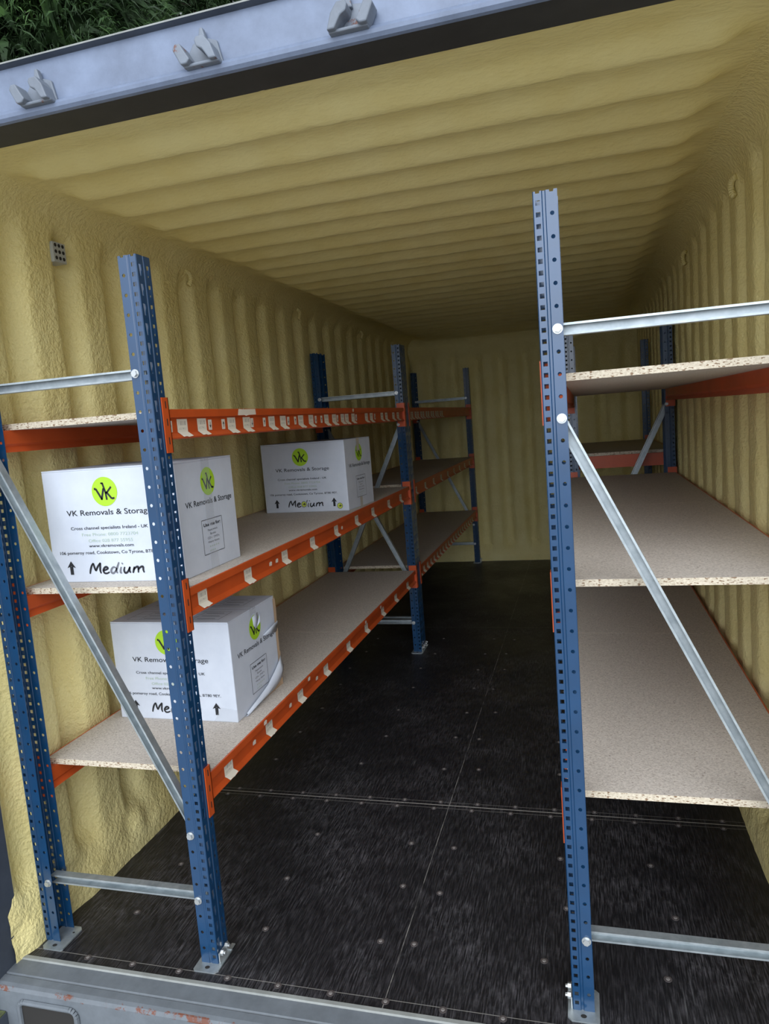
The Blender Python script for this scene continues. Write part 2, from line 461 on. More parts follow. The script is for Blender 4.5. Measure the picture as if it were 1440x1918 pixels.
hp = [(0.200, 2.3965), (0.184, 2.4005), (0.184, 2.4040), (0.200, 2.4050), (0.300, 2.4150), (0.345, 2.4150), (0.345, 2.300), (0.299, 2.300), (0.299, 2.2790), (0.201, 2.2790),
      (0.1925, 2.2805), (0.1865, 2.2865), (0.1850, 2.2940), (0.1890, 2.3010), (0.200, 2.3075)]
m = MB(); m.prism(hp, along_x, XL, XR, 0, [3, 1, 0, 0, 0, 2, 2, 2, 2, 0, 0, 0, 0, 0, 0])  # lip underside takes the dark post colour: shade under the lip, painted in
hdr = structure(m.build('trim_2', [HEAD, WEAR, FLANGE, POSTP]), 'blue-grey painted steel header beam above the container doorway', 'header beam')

def keeper(cx, mirror, rusty):
    m = MB(); s = -1 if mirror else 1; yf = 0.2005
    P = lambda u, v, t: (cx + s * u, yf - t, 2.331 + v)
    def pr(poly, t0, t1): m.prism(poly, P, t0, t1)
    pr([(-.040, -.034), (.042, -.034), (.046, -.028), (.036, .016), (.016, .024), (-.020, .020), (-.036, -.004)], 0, .007)      # back plate
    pr([(-.036, -.036), (.046, -.036), (.046, -.029), (-.036, -.029)], 0, .030)                                               # bottom ledge
    pr([(-.046, .008), (-.052, -.002), (-.036, -.034), (-.022, -.034), (-.014, -.026), (-.024, -.010), (-.034, .008)], .004, .042)   # left jaw
    pr([(.046, -.034), (.030, -.034), (.016, -.012), (.004, -.006), (.000, .006), (.004, .014), (.022, .014), (.036, -.004)], .004, .042)  # right jaw
    pr([(-.004, .010), (.018, .010), (.010, .042), (.003, .042)], .004, .018)                                                 # upright prong
    o = m.build('cam_keeper', LUG, hdr)
    bv = o.modifiers.new('bevel', 'BEVEL'); bv.width = 0.0028; bv.segments = 2
    if rusty: o['label'] = 'rusty door-bar keeper lug'
keeper(-0.722, False, False); keeper(-0.305, False, False); keeper(0.030, True, True); keeper(0.45, True, False)

for nm, a, b in (('trim_3', (-1.42, 0.19, -0.16), (-1.274, 0.319, 2.30)), ('trim_4', (0.99, 0.19, -0.16), (1.12, 0.319, 2.30))):
    m = MB(); m.box(a, b)
    structure(m.build(nm, POSTP), 'dark blue-grey steel corner post at the ' + ('left' if a[0] < 0 else 'right') + ' of the doorway', 'corner post')
m = MB(); m.add([(-40, -40, -.16), (40, -40, -.16), (40, 40, -.16), (-40, 40, -.16)], [(0, 1, 2, 3)])
structure(m.build('ground', GROUND), 'grey gravel yard around the container', 'ground')

# ------------------------------------------------------------------ rack meshes
def hole_cell(m, fn, s0, s1, z0, z1, kind, hs, hz, cx=None):
    """cell s0..s1 x z0..z1 with a hole; fn(s,z)->xyz"""
    cs = (s0 + s1) / 2 if cx is None else cx; cz = (z0 + z1) / 2
    if kind == 'sq':
        o = [(s0, z0), (s1, z0), (s1, z1), (s0, z1)]
        i = [(cs - hs, cz - hz), (cs + hs, cz - hz), (cs + hs, cz + hz), (cs - hs, cz + hz)]
    elif kind == 'tear':
        o = [(s0, z0), (s1, z0), (s1, z1), (s0, z1)]
        i = [(cs - hs * .45, cz - hz), (cs + hs * .45, cz - hz), (cs + hs, cz + hz), (cs - hs, cz + hz)]
    else:
        o = [(s0, z0), (cs, z0), (s1, z0), (s1, cz), (s1, z1), (cs, z1), (s0, z1), (s0, cz)]
        i = [(cs + hs * math.cos(a), cz + hs * math.sin(a)) for a in [PI * 1.25 + k * PI / 4 for k in range(8)]]
    n = len(o)
    V = [fn(*q) for q in o + i]
    m.add(V, [(k, (k + 1) % n, n + (k + 1) % n, n + k) for k in range(n)])
UW, UD, UH = 0.0535, 0.064, 2.0      # upright width, depth, height
def upright_mesh():
    m = MB(); zb = 0.004
    def strip(pa, pb):
        (a0, b0), (a1, b1) = pa, pb
        return lambda s, z: (-(a0 + (a1 - a0) * s), b0 + (b1 - b0) * s, z)
    def plain(pa, pb):
        fn = strip(pa, pb); m.add([fn(0, zb), fn(1, zb), fn(1, UH), fn(0, UH)], [(0, 1, 2, 3)])
    def holes(pa, pb, pitch, kind, hs, hz, zoff=0.0):
        fn = strip(pa, pb); L = math.dist(pa, pb); z = zb
        def quad(z0, z1):
            if z1 - z0 > 1e-5:
                if kind == 'rd': m.add([fn(0, z0), fn(.5, z0), fn(1, z0), fn(1, z1), fn(.5, z1), fn(0, z1)], [(0, 1, 2, 3, 4, 5)])
                else: m.add([fn(0, z0), fn(1, z0), fn(1, z1), fn(0, z1)], [(0, 1, 2, 3)])
        k = 1
        half = min(pitch * 0.5, max(hz, hs * L if kind == 'rd' else hz) + 0.004) if kind != 'rd' else hs + 0.004
        while True:
            zc = pitch * k + zoff
            if zc + half > UH: break
            quad(z, zc - half)
            f2 = lambda s, zz: fn(s / L, zz)
            hole_cell(m, f2, 0, L, zc - half, zc + half, kind, hs, hz)
            z = zc + half; k += 1
        # top: half a hole notch
        if kind in ('sq', 'rd') and UH - half > z:
            quad(z, UH - half)
            f2 = lambda s, zz: fn(s / L, zz)
            c = L / 2
            V = [f2(0, UH - half), f2(L, UH - half), f2(L, UH), f2(c + hs, UH), f2(c + hs * .8, UH - hs), f2(c - hs * .8, UH - hs), f2(c - hs, UH), f2(0, UH)]
            m.add(V, [(0, 1, 4, 5), (1, 2, 3, 4), (0, 5, 6, 7)])
        else: quad(z, UH)
    for b, g in ((0.0, 0.0035), (UD, UD - 0.0035)):
        holes((UW, b), (0.0285, b), 0.05, 'rd', 0.0049, 0)
        plain((0.0285, b), (0.0265, g)); plain((0.0265, g), (0.0215, g)); plain((0.0215, g), (0.0195, b))
        holes((0.0195, b), (0.002, b), 0.025, 'sq', 0.0050, 0.0052)
        plain((0.002, b), (0.0, b + (0.002 if b == 0 else -0.002)))
    holes((0, 0.002), (0, 0.028), 0.05, 'tear', 0.0062, 0.015, 0.012)
    plain((0, 0.028), (0.004, 0.030)); plain((0.004, 0.030), (0.004, 0.034)); plain((0.004, 0.034), (0, 0.036))
    holes((0, 0.036), (0, UD - 0.002), 0.05, 'tear', 0.0062, 0.015, 0.012)
    me = bpy.data.meshes.new('upright')
    me.from_pydata(m.v, [], m.f)
    me.materials.append(BLUE)
    bm = bmesh.new(); bm.from_mesh(me)
    bmesh.ops.remove_doubles(bm, verts=bm.verts, dist=1e-5)
    bmesh.ops.recalc_face_normals(bm, faces=bm.faces)
    bm.to_mesh(me); bm.free()
    return me
UP_ME = upright_mesh()

def solid(o, th, off=0.0):
    s = o.modifiers.new('thickness', 'SOLIDIFY'); s.thickness = th; s.offset = off
    return o

def bolt_mesh():
    m = MB(); m.cyl((0, 0, 0), (0, -0.0022, 0), .0115, .0115, 16); m.cyl((0, -0.0022, 0), (0, -0.009, 0), .0088, .0084, 6)
    return m.mesh('hex_bolt', ZINC)
BOLT_ME = bolt_mesh()
def bolt_nut_mesh():
    m = MB(); m.cyl((0, 0, 0), (0, 0.008, 0), .0085, .0085, 6); m.cyl((0, 0.008, 0), (0, 0.013, 0), .0045, .0045, 8)
    return m.mesh('hex_nut', ZINC)
NUT_ME = bolt_nut_mesh()

def plate_mesh(wallpost):
    """foot plate, local to the upright (x=-a)"""
    a0, a1 = (0.009, 0.085) if wallpost else (-0.0125, 0.0655)
    b0, b1, ch = -0.034, 0.074, 0.010
    if wallpost: b0 = -0.034; b1 = 0.070
    out = [(a0 + ch, b0), (a1 - ch * .6, b0), (a1, b0 + ch * .6), (a1, b1 - ch), (a1 - ch, b1), (a0 + ch, b1), (a0, b1 - ch), (a0, b0 + ch)]
    m = MB(); m.prism([(-a, b) for a, b in out], lambda u, v, t_: (u, v, t_), 0.0, 0.004)
    m.mesh
    ac = (a0 + a1) / 2
    for (a, b, r) in ((ac, b0 + .017, .0075), (ac + .022, UD / 2 + .01, .004)):
        m.add([(-a + r * math.cos(k * PI / 7), b + r * .8 * math.sin(k * PI / 7), .00445) for k in range(14)], [tuple(range(14))], 1)
    return m.mesh('foot_plate', [GALV, DARK])
PLATE_A, PLATE_W = plate_mesh(False), plate_mesh(True)
def clamp_mesh():
    m = MB()      # angle tab against the beam face with two bolts and a small tail
    m.box((.0012, .004, .004), (.0040, .058, .034))
    m.box((.0012, .058, .004), (.0125, .082, .0075))
    for b, z in ((.016, .030), (.042, .033)):
        m.cyl((.004, b, z), (.0125, b, z), .0085, .0085, 6); m.cyl((.0125, b, z), (.018, b, z), .0045, .0045, 8)
    return m.mesh('floor_clamp', ZINC)
CLAMP_ME = clamp_mesh()

def channel(p0, p1):
    """C channel open to -y between two points of the plane y=const"""
    p0, p1 = Vector(p0), Vector(p1); d = (p1 - p0).normalized(); n = Vector((0, -1, 0)); w = n.cross(d)
    if w.z < 0: w = -w
    prof = [(.0125, -.0085), (.0125, -.0130), (-.0105, -.0130), (-.0105, .0130), (.0125, .0130), (.0125, .0085)]
    V = []
    for p in (p0, p1):
        for a, b in prof: V.append(tuple(p + n * a + w * b))
    k = len(prof); m = MB()
    m.add(V, [(i, i + 1, k + i + 1, k + i) for i in range(k - 1)])
    return m

# beam: section in (o inward from the beam face, z below the top)
BPROF = [(0, -.0015), (.0015, 0), (.006, 0), (.006, -.018), (.046, -.018), (.046, -.058), (.038, -.066), (.046, -.083), (.004, -.083), (0, -.080),
         (.0, -.0775), (.012, -.0655), (.012, -.026), (.010, -.0225), (0, -.0225)]
def connector_mesh(endsign):
    """angle connector; origin at beam top / face; endsign +1: at the near end (upright toward -y)"""
    m = MB(); e = endsign
    y = lambda v: v * e
    def bx(a, b): 
        lo = [min(p, q) for p, q in zip(a, b)]; hi = [max(p, q) for p, q in zip(a, b)]; m.box(lo, hi)
    bx((.0015, y(-.028), -.118), (.0045, y(.003), .031))       # leg on the beam face of the upright
    bx((-.046, y(.000), -.118), (.0045, y(.003), .031))        # leg on its rear face
    for z0 in (.012, -.035, -.085):                            # hook slots
        m.add([(.0049, y(-.010), z0 - .010), (.0049, y(-.0145), z0 - .010), (.0049, y(-.0145), z0 + .009), (.0049, y(-.010), z0 + .009)], [(0, 1, 2, 3)], 1)
    return m.mesh('end_connector', [ORANGE, DARK])
CONN = {1: connector_mesh(1), -1: connector_mesh(-1)}

def label_mesh(w, curl):
    """barcode label; local origin on web at z centre; aisle is +x"""
    m = MB()
    zt, zb = .0185, -.0180
    pr = [(0, zt), (0, zb), (.0075, zb - .0082), (.0118 + curl * .5, zb - .0120 - curl)]
    n = 4; V = []
    for i, (o, z) in enumerate(pr):
        for k in range(n + 1):
            yy = -w / 2 + w * k / n
            sh = 0.003 * i if i > 1 else 0
            V.append((o + .0006 + (0.0012 * math.sin(k * 1.3) if i == 3 else 0), yy + sh, z + (.0015 * math.sin(k * 2.1) if i == 3 else 0)))
    m.add(V, [(i * (n + 1) + k, i * (n + 1) + k + 1, (i + 1) * (n + 1) + k + 1, (i + 1) * (n + 1) + k) for i in range(3) for k in range(n)])
    return m.mesh('barcode_label', BARS, fix=False)
LAB = [label_mesh(.055, .002), label_mesh(.053, .0005)]
def arrow_mesh(up):
    m = MB(); w, h = .021, .031; x = .0008
    m.add([(x, -w / 2, -h / 2), (x, w / 2, -h / 2), (x + .001, w / 2, h / 2), (x, -w / 2, h / 2)], [(0, 1, 2, 3)], 0)
    s = 1 if up else -1; X = x + .0012
    m.add([(X, -.0012, -.009 * s), (X, .0012, -.009 * s), (X, .0012, .001 * s), (X, -.0012, .001 * s)], [(0, 1, 2, 3)], 1)
    m.add([(X, -.006, 0), (X, 0, .010 * s), (X, .006, 0), (X, 0, .002 * s)], [(0, 1, 3), (1, 2, 3)], 1)
    return m.mesh('arrow_label', [PAPER, INK], fix=False)
ARR = {True: arrow_mesh(True), False: arrow_mesh(False)}
def scrap_mesh():
    m = MB()
    m.add([(.001, -.012, -.006), (.001, .010, -.008), (.0015, .012, .005), (.001, .002, .008), (.001, -.010, .005)], [(0, 1, 2, 3, 4)])
    return m.mesh('torn_label', PAPER, fix=False)
SCRAP = scrap_mesh()

def make_rack(loc, side, depth, frames, levels, label, labels=None, crossbar=None):
    """side -1: rack on the left (aisle face looks to +x); frames: list of (y, high) with high 'aisle'/'wall'; levels: beam tops"""
    R = empty('pallet_rack', loc, label, 'rack', 'blue and orange pallet racks along the walls')
    ai = 0.0                                   # local aisle plane x=0
    inw = -1 if side < 0 else 1
    xw = inw * depth
    for (y, high) in frames:
        for aisle in (True, False):
            face_pos = (side < 0) == aisle     # beam face looks to +x
            lx = ai if aisle else xw
            o = link('upright', UP_ME, R, (lx, y if face_pos else y + UD, 0), 0 if face_pos else PI)
            solid(o, 0.0018, -1)
            # foot plate etc. are local to the upright
            pl = link('foot_plate', PLATE_A if aisle else PLATE_W, o)
            if not face_pos: pl.rotation_euler = (0, 0, 0)
            # mirror plate in b for turned uprights so the long end looks to the doorway
            if not face_pos: pl.scale = (1, -1, 1); pl.location = (0, UD, 0)
            if aisle:
                c = link('floor_clamp', CLAMP_ME, o)
                if not face_pos: c.scale = (1, -1, 1); c.location = (0, UD, 0)
            zdiag = 1.5 if (high == 'aisle') == aisle else 0.4
            for z in ((1.7, zdiag, 0.2) if high else (1.7, 0.2)):
                fr = -0.0005
                if face_pos:
                    link('hex_bolt', BOLT_ME, o, (-0.041, fr, z)); link('hex_nut', NUT_ME, o, (-0.041, UD + .0005, z))
                else:
                    link('hex_bolt', BOLT_ME, o, (-0.041, UD - fr, z), PI); link('hex_nut', NUT_ME, o, (-0.041, -.0005, z), PI)
        yc = y + UD / 2
        xa, xb = inw * 0.036, inw * (depth - 0.036)
        for z in (1.7, 0.2):
            solid(channel((xa, yc, z), (xb, yc, z)).build('horizontal_brace', GALV, R, fix=False), 0.0016)
        za, zb_ = (1.5, 0.4) if high == 'aisle' else (0.4, 1.5)
        if high: solid(channel((xa, yc, za), (xb, yc, zb_)).build('diagonal_brace', GALV, R, fix=False), 0.0016)
    y0 = frames[0][0] + UD + .0005; y1 = frames[1][0] - .0005
    for li, T in enumerate(levels):
        for aisle in (True, False):
            s = 1 if (side < 0) == aisle else -1      # direction the beam face looks
            lx = ai if aisle else xw
            m = MB()
            m.prism(BPROF, lambda u, v, t_: (-s * u, t_, v), y0 + .003 - y0, y1 - .003 - y0)
            b = m.build('beam', ORANGE, R, (lx, y0, T))
            for e, yy in ((1, 0), (-1, y1 - y0)):
                c = link('end_connector', CONN[e if s > 0 else -e], b, (0, yy, 0), 0 if s > 0 else PI)
            if aisle and labels and labels[li]:
                for kind, yy in labels[li]:
                    loc_ = (-s * .0118, yy - loc[1] - y0, -.0455)
                    if kind == 'b': link('barcode_label', LAB[random.random() < .4], b, loc_)
                    elif kind in 'ud': link('arrow_label', ARR[kind == 'u'], b, (loc_[0], loc_[1], -.047))
                    elif kind == 's': link('torn_label', SCRAP, b, (loc_[0], loc_[1], -.050))
                    elif kind == 't': link('torn_label', SCRAP, b, (-s * -.0002, loc_[1], -.011))
                    elif kind == 'T':
                        mm = MB()
                        mm.add([(.0008, -.068, -.010), (.0008, -.060, .010), (.0012, -.03, .009), (.003, -.028, .013), (.0008, -.022, .009), (.0008, .066, .0095), (.0008, .068, -.009), (.0012, .01, -.010), (.002, -.012, -.013), (.0008, -.02, -.010)],
                               [(0, 1, 2, 9), (2, 3, 4, 9), (4, 5, 7, 9), (5, 6, 7), (7, 8, 9)])
                        mm.build('masking_tape', PAPER, b, (0, loc_[1], -.011), fix=False)
    if crossbar:
        yy, zt, zb_ = crossbar
        m = MB(); lo, hi = sorted((inw * .05, xw - inw * .05))
        m.box((lo, yy, zb_), (hi, yy + .03, zt))
        m.build('cross_bar', ORANGE, R)
    return R

A1, C0 = -0.6445, 0.3519
DEP = 0.600
YL, YR = 0.383, 0.400
LV = [1.604, 1.104, 0.554]
YL2 = YL + UD + 2.715          # front of the second frame
YR2 = YR + UD + 2.705
# labels seen on the left rack
l1 = [('u', .47), ('b', .535), ('b', .645), ('d', .693), ('u', .778), ('b', .835), ('b', .945), ('d', .985), ('u', 1.085), ('b', 1.15), ('b', 1.255), ('d', 1.305),
      ('u', 1.375), ('b', 1.435), ('b', 1.55), ('d', 1.605), ('u', 1.675), ('b', 1.74), ('b', 1.845), ('d', 1.89), ('b', 1.965), ('b', 2.03), ('b', 2.13), ('d', 2.18),
      ('b', 2.36), ('b', 2.455), ('d', 2.52), ('b', 2.67), ('b', 2.765), ('b', 2.93), ('b', 3.04), ('T', .93), ('t', 2.1)]
l2 = [('b', v) for v in (.541, .84, 1.15, 1.44, 1.74, 2.05, 2.34, 2.67, 2.95)] + [('s', 1.02), ('s', 1.075), ('s', 1.82)]
l3 = [('b', v) for v in (.58, .88, 1.17, 1.46, 1.77, 2.06, 2.37, 2.66, 2.96)] + [('s', .76), ('s', 1.07), ('s', 1.35), ('t', .83), ('t', 1.24), ('t', 2.02), ('t', 2.3)]
rackLF = make_rack((A1, YL, 0), -1, DEP, [(0, 'wall'), (YL2 - YL, 'aisle')], LV,
                   'blue and orange rack holding the three white cartons, left side by the doorway', [l1, l2, l3])
YL3 = YL2 + UD + .010
YL4 = 6.012
lb1 = [('b', YL3 + .12 + .075 * k + .03 * (k // 2)) for k in range(14)]
lb2 = [('b', YL3 + .15 + .3 * k) for k in range(9)]
lb3 = [('b', YL3 + .10 + .12 * k) for k in range(21)]
rackLB = make_rack((A1, YL3, 0), -1, DEP, [(0, 'wall'), (YL4 - YL3, 'wall')], LV,
                   'empty blue and orange rack deep at the back of the left wall', [lb1, lb2, lb3])
rackRF = make_rack((C0, YR, 0), 1, DEP, [(0, 'aisle'), (YR2 - YR, 'wall')], LV,
                   'empty blue and orange rack on the right side by the doorway')
YR3 = YR2 + UD + .010
YR4 = 4.70
rackRB = make_rack((C0, YR3, 0), 1, DEP, [(0, 'wall'), (YR4 - YR3, None)], [1.232],
                   'shorter rack with one shelf behind the right-hand front rack', crossbar=(.075, 1.213, 1.137))

# ------------------------------------------------------------------ chipboard shelf boards
def board(x0, x1, y0, y1, T, label):
    m = MB(); th = .018
    cx, cy = (x0 + x1) / 2, (y0 + y1) / 2
    a, b = (x0 - cx, y0 - cy, 0), (x1 - cx, y1 - cy, th)
    V = [(a[0], a[1], 0), (b[0], a[1], 0), (b[0], b[1], 0), (a[0], b[1], 0), (a[0], a[1], th), (b[0], a[1], th), (b[0], b[1], th), (a[0], b[1], th)]
    m.add(V, [(0, 3, 2, 1), (4, 5, 6, 7)], 0)
    m.add(V, [(0, 1, 5, 4), (1, 2, 6, 5), (2, 3, 7, 6), (3, 0, 4, 7)], 1)
    o = m.build('shelf_board', [CHIP, CHIPE], None, (cx, cy, T - th))
    tag(o, label, 'shelf board', 'chipboard shelf boards on the racks')
names = ['top', 'middle', 'bottom']
for k, T in enumerate(LV):
    for nm, xa, xb, ys_ in (('left front rack', A1 - DEP + .0065, A1 - .0065, (.484, 1.817, 3.150)),
                            ('left back rack', A1 - DEP + .0065, A1 - .0065, (YL3 + UD + .02, 4.65, YL4 - .015)),
                            ('right front rack', C0 + .0065, C0 + DEP - .0065, (.486, 1.820, 3.158))):
        for j in range(2):
            board(xa, xb, ys_[j] + .001, ys_[j + 1] - .001, T,
                  f"{'nearer' if j == 0 else 'farther'} chipboard board on the {names[k]} shelf of the {nm}")
board(C0 + .0065, C0 + DEP - .0065, YR3 + UD + .012, YR4 - .012, 1.232, 'dark chipboard board on the single shelf of the short rack, right rear')

# ------------------------------------------------------------------ printed lettering
DG = bpy.context.evaluated_depsgraph_get()
_cache = {}
def text_geo(body, bold=0.0):
    key = (body, bold)
    if key in _cache: return _cache[key]
    c = bpy.data.curves.new('lettering', 'FONT'); c.body = body; c.size = 1.0; c.resolution_u = 4; c.offset = bold
    o = bpy.data.objects.new('lettering', c); COL.objects.link(o)
    dg = bpy.context.evaluated_depsgraph_get(); dg.update()
    me = bpy.data.meshes.new_from_object(o.evaluated_get(dg))
    V = [(v.co.x, v.co.y) for v in me.vertices]; Fs = [tuple(p.vertices) for p in me.polygons]
    bpy.data.objects.remove(o); bpy.data.curves.remove(c); bpy.data.meshes.remove(me)
    xs_ = [v[0] for v in V]
    V = [(x - min(xs_), y) for x, y in V]; w = max(xs_) - min(xs_)
    _cache[key] = (V, Fs, w)
    return _cache[key]
class Ink:
    """draws flat ink on a face; fn(u,v)->xyz in metres"""
    def __init__(s, fn): s.m, s.fn, s.k = MB(), fn, 0
    def poly(s, pts_, mi, lift=0):
        s.m.add([s.fn(u, v, lift) for u, v in pts_], [tuple(range(len(pts_)))], mi)
    def text(s, body, cu, base, width, cap, mi, bold=0.0):
        V, Fs, w = text_geo(body, bold)
        kx = width / w; ky = cap / 0.73
        s.m.add([s.fn(cu - width / 2 + x * kx, base + y * ky, 1) for x, y in V], Fs, mi)
    def stroke(s, pts_, w, mi, lift=1, taper=False):
        P = [Vector(p) for p in pts_]
        if len(P) > 2:                            # catmull-rom
            Q = [P[0]] + P + [P[-1]]; S = []
            for i in range(1, len(Q) - 2):
                for k in range(6):
                    t_ = k / 6; a, b, c, d = Q[i - 1:i + 3]
                    S.append(.5 * (2 * b + (c - a) * t_ + (2 * a - 5 * b + 4 * c - d) * t_ ** 2 + (3 * b - a - 3 * c + d) * t_ ** 3))
            S.append(P[-1]); P = S
        L, Rr = [], []
        for i, p in enumerate(P):
            d = (P[min(i + 1, len(P) - 1)] - P[max(i - 1, 0)])
            d = d.normalized() if d.length > 0 else Vector((1, 0)); n = Vector((-d.y, d.x))
            ww = w * (0.62 + 0.38 * math.sin(PI * (i + .5) / len(P))) if taper else w
            L.append(p + n * ww / 2); Rr.append(p - n * ww / 2)
        n_ = len(P)
        s.m.add([s.fn(q.x, q.y, lift) for q in L + Rr], [(i, i + 1, n_ + i + 1, n_ + i) for i in range(n_ - 1)], mi)
    def disc(s, cu, cv, r, mi, lift=0, n=40):
        s.poly([(cu + r * math.cos(2 * PI * k / n), cv + r * math.sin(2 * PI * k / n)) for k in range(n)], mi, lift)
    def frame(s, a, b, c, d, w, mi):
        for p, q in (((a, b), (c, b)), ((c, b), (c, d)), ((c, d), (a, d)), ((a, d), (a, b))):
            s.stroke([p, q], w, mi)
    def logo(s, cu, cv, r):
        s.disc(cu, cv, r, 3, 0)
        q = lambda pts_: [(cu + x * r, cv + y * r) for x, y in pts_]
        for pl, w in (([(-.80, .21), (-.66, .21), (-.24, -.54)], .15), ([(-.28, -.56), (-.05, .22)], .15), ([(-.24, .57), (-.06, .57)], .11), ([(-.10, .60), (.08, -.05), (.13, -.57)], .14),
                      ([(.06, -.10), (.20, -.06), (.56, .30)], .13), ([(.14, -.02), (.52, -.50), (.74, -.47)], .14)):
            for a, b in zip(pl[:-1], pl[1:]): s.stroke(q([a, b]), w * r, 0)
    def arrow(s, cu, v0, h, w):
        s.poly([(cu - w * .19, v0), (cu + w * .19, v0), (cu + w * .19, v0 + h * .60), (cu - w * .19, v0 + h * .60)], 0, 1)
        s.poly([(cu - w / 2, v0 + h * .5), (cu, v0 + h * .62), (cu, v0 + h)], 0, 1); s.poly([(cu, v0 + h * .62), (cu + w / 2, v0 + h * .5), (cu, v0 + h)], 0, 1)
    def medium(s, u0_, v0_, width, height):
        S = [[(0, 0), (.05, .35), (.15, .75), (.26, .98)], [(.26, .98), (.30, .6), (.36, .25)], [(.36, .25), (.5, .65), (.68, 1.0)], [(.68, 1.0), (.64, .6), (.62, .3), (.66, .02)],
             [(.80, .28), (.95, .34), (1.08, .48), (1.0, .61), (.88, .52), (.80, .28), (.86, .05), (1.0, .02), (1.16, .14)],
             [(1.55, .5), (1.42, .58), (1.28, .38), (1.26, .12), (1.36, .02), (1.5, .2), (1.6, .5)], [(1.76, 1.02), (1.63, .55), (1.56, .2), (1.62, .02)],
             [(1.86, .58), (1.80, .3), (1.79, .08), (1.86, .02)], [(1.92, .84), (1.97, .92)],
             [(2.06, .58), (2.0, .25), (2.06, .03), (2.2, .12), (2.36, .58)], [(2.36, .58), (2.31, .25), (2.37, .02)],
             [(2.5, .0), (2.56, .3), (2.62, .58)], [(2.56, .3), (2.70, .52), (2.82, .55), (2.82, .3), (2.80, .02)], [(2.82, .3), (2.96, .52), (3.1, .55), (3.1, .25), (3.14, .02)]]
        for i, st_ in enumerate(S):
            s.stroke([(u0_ + x / 3.14 * width, v0_ + y * height) for x, y in st_], height * .20, 1 if 5 <= i <= 8 else 0, taper=True)

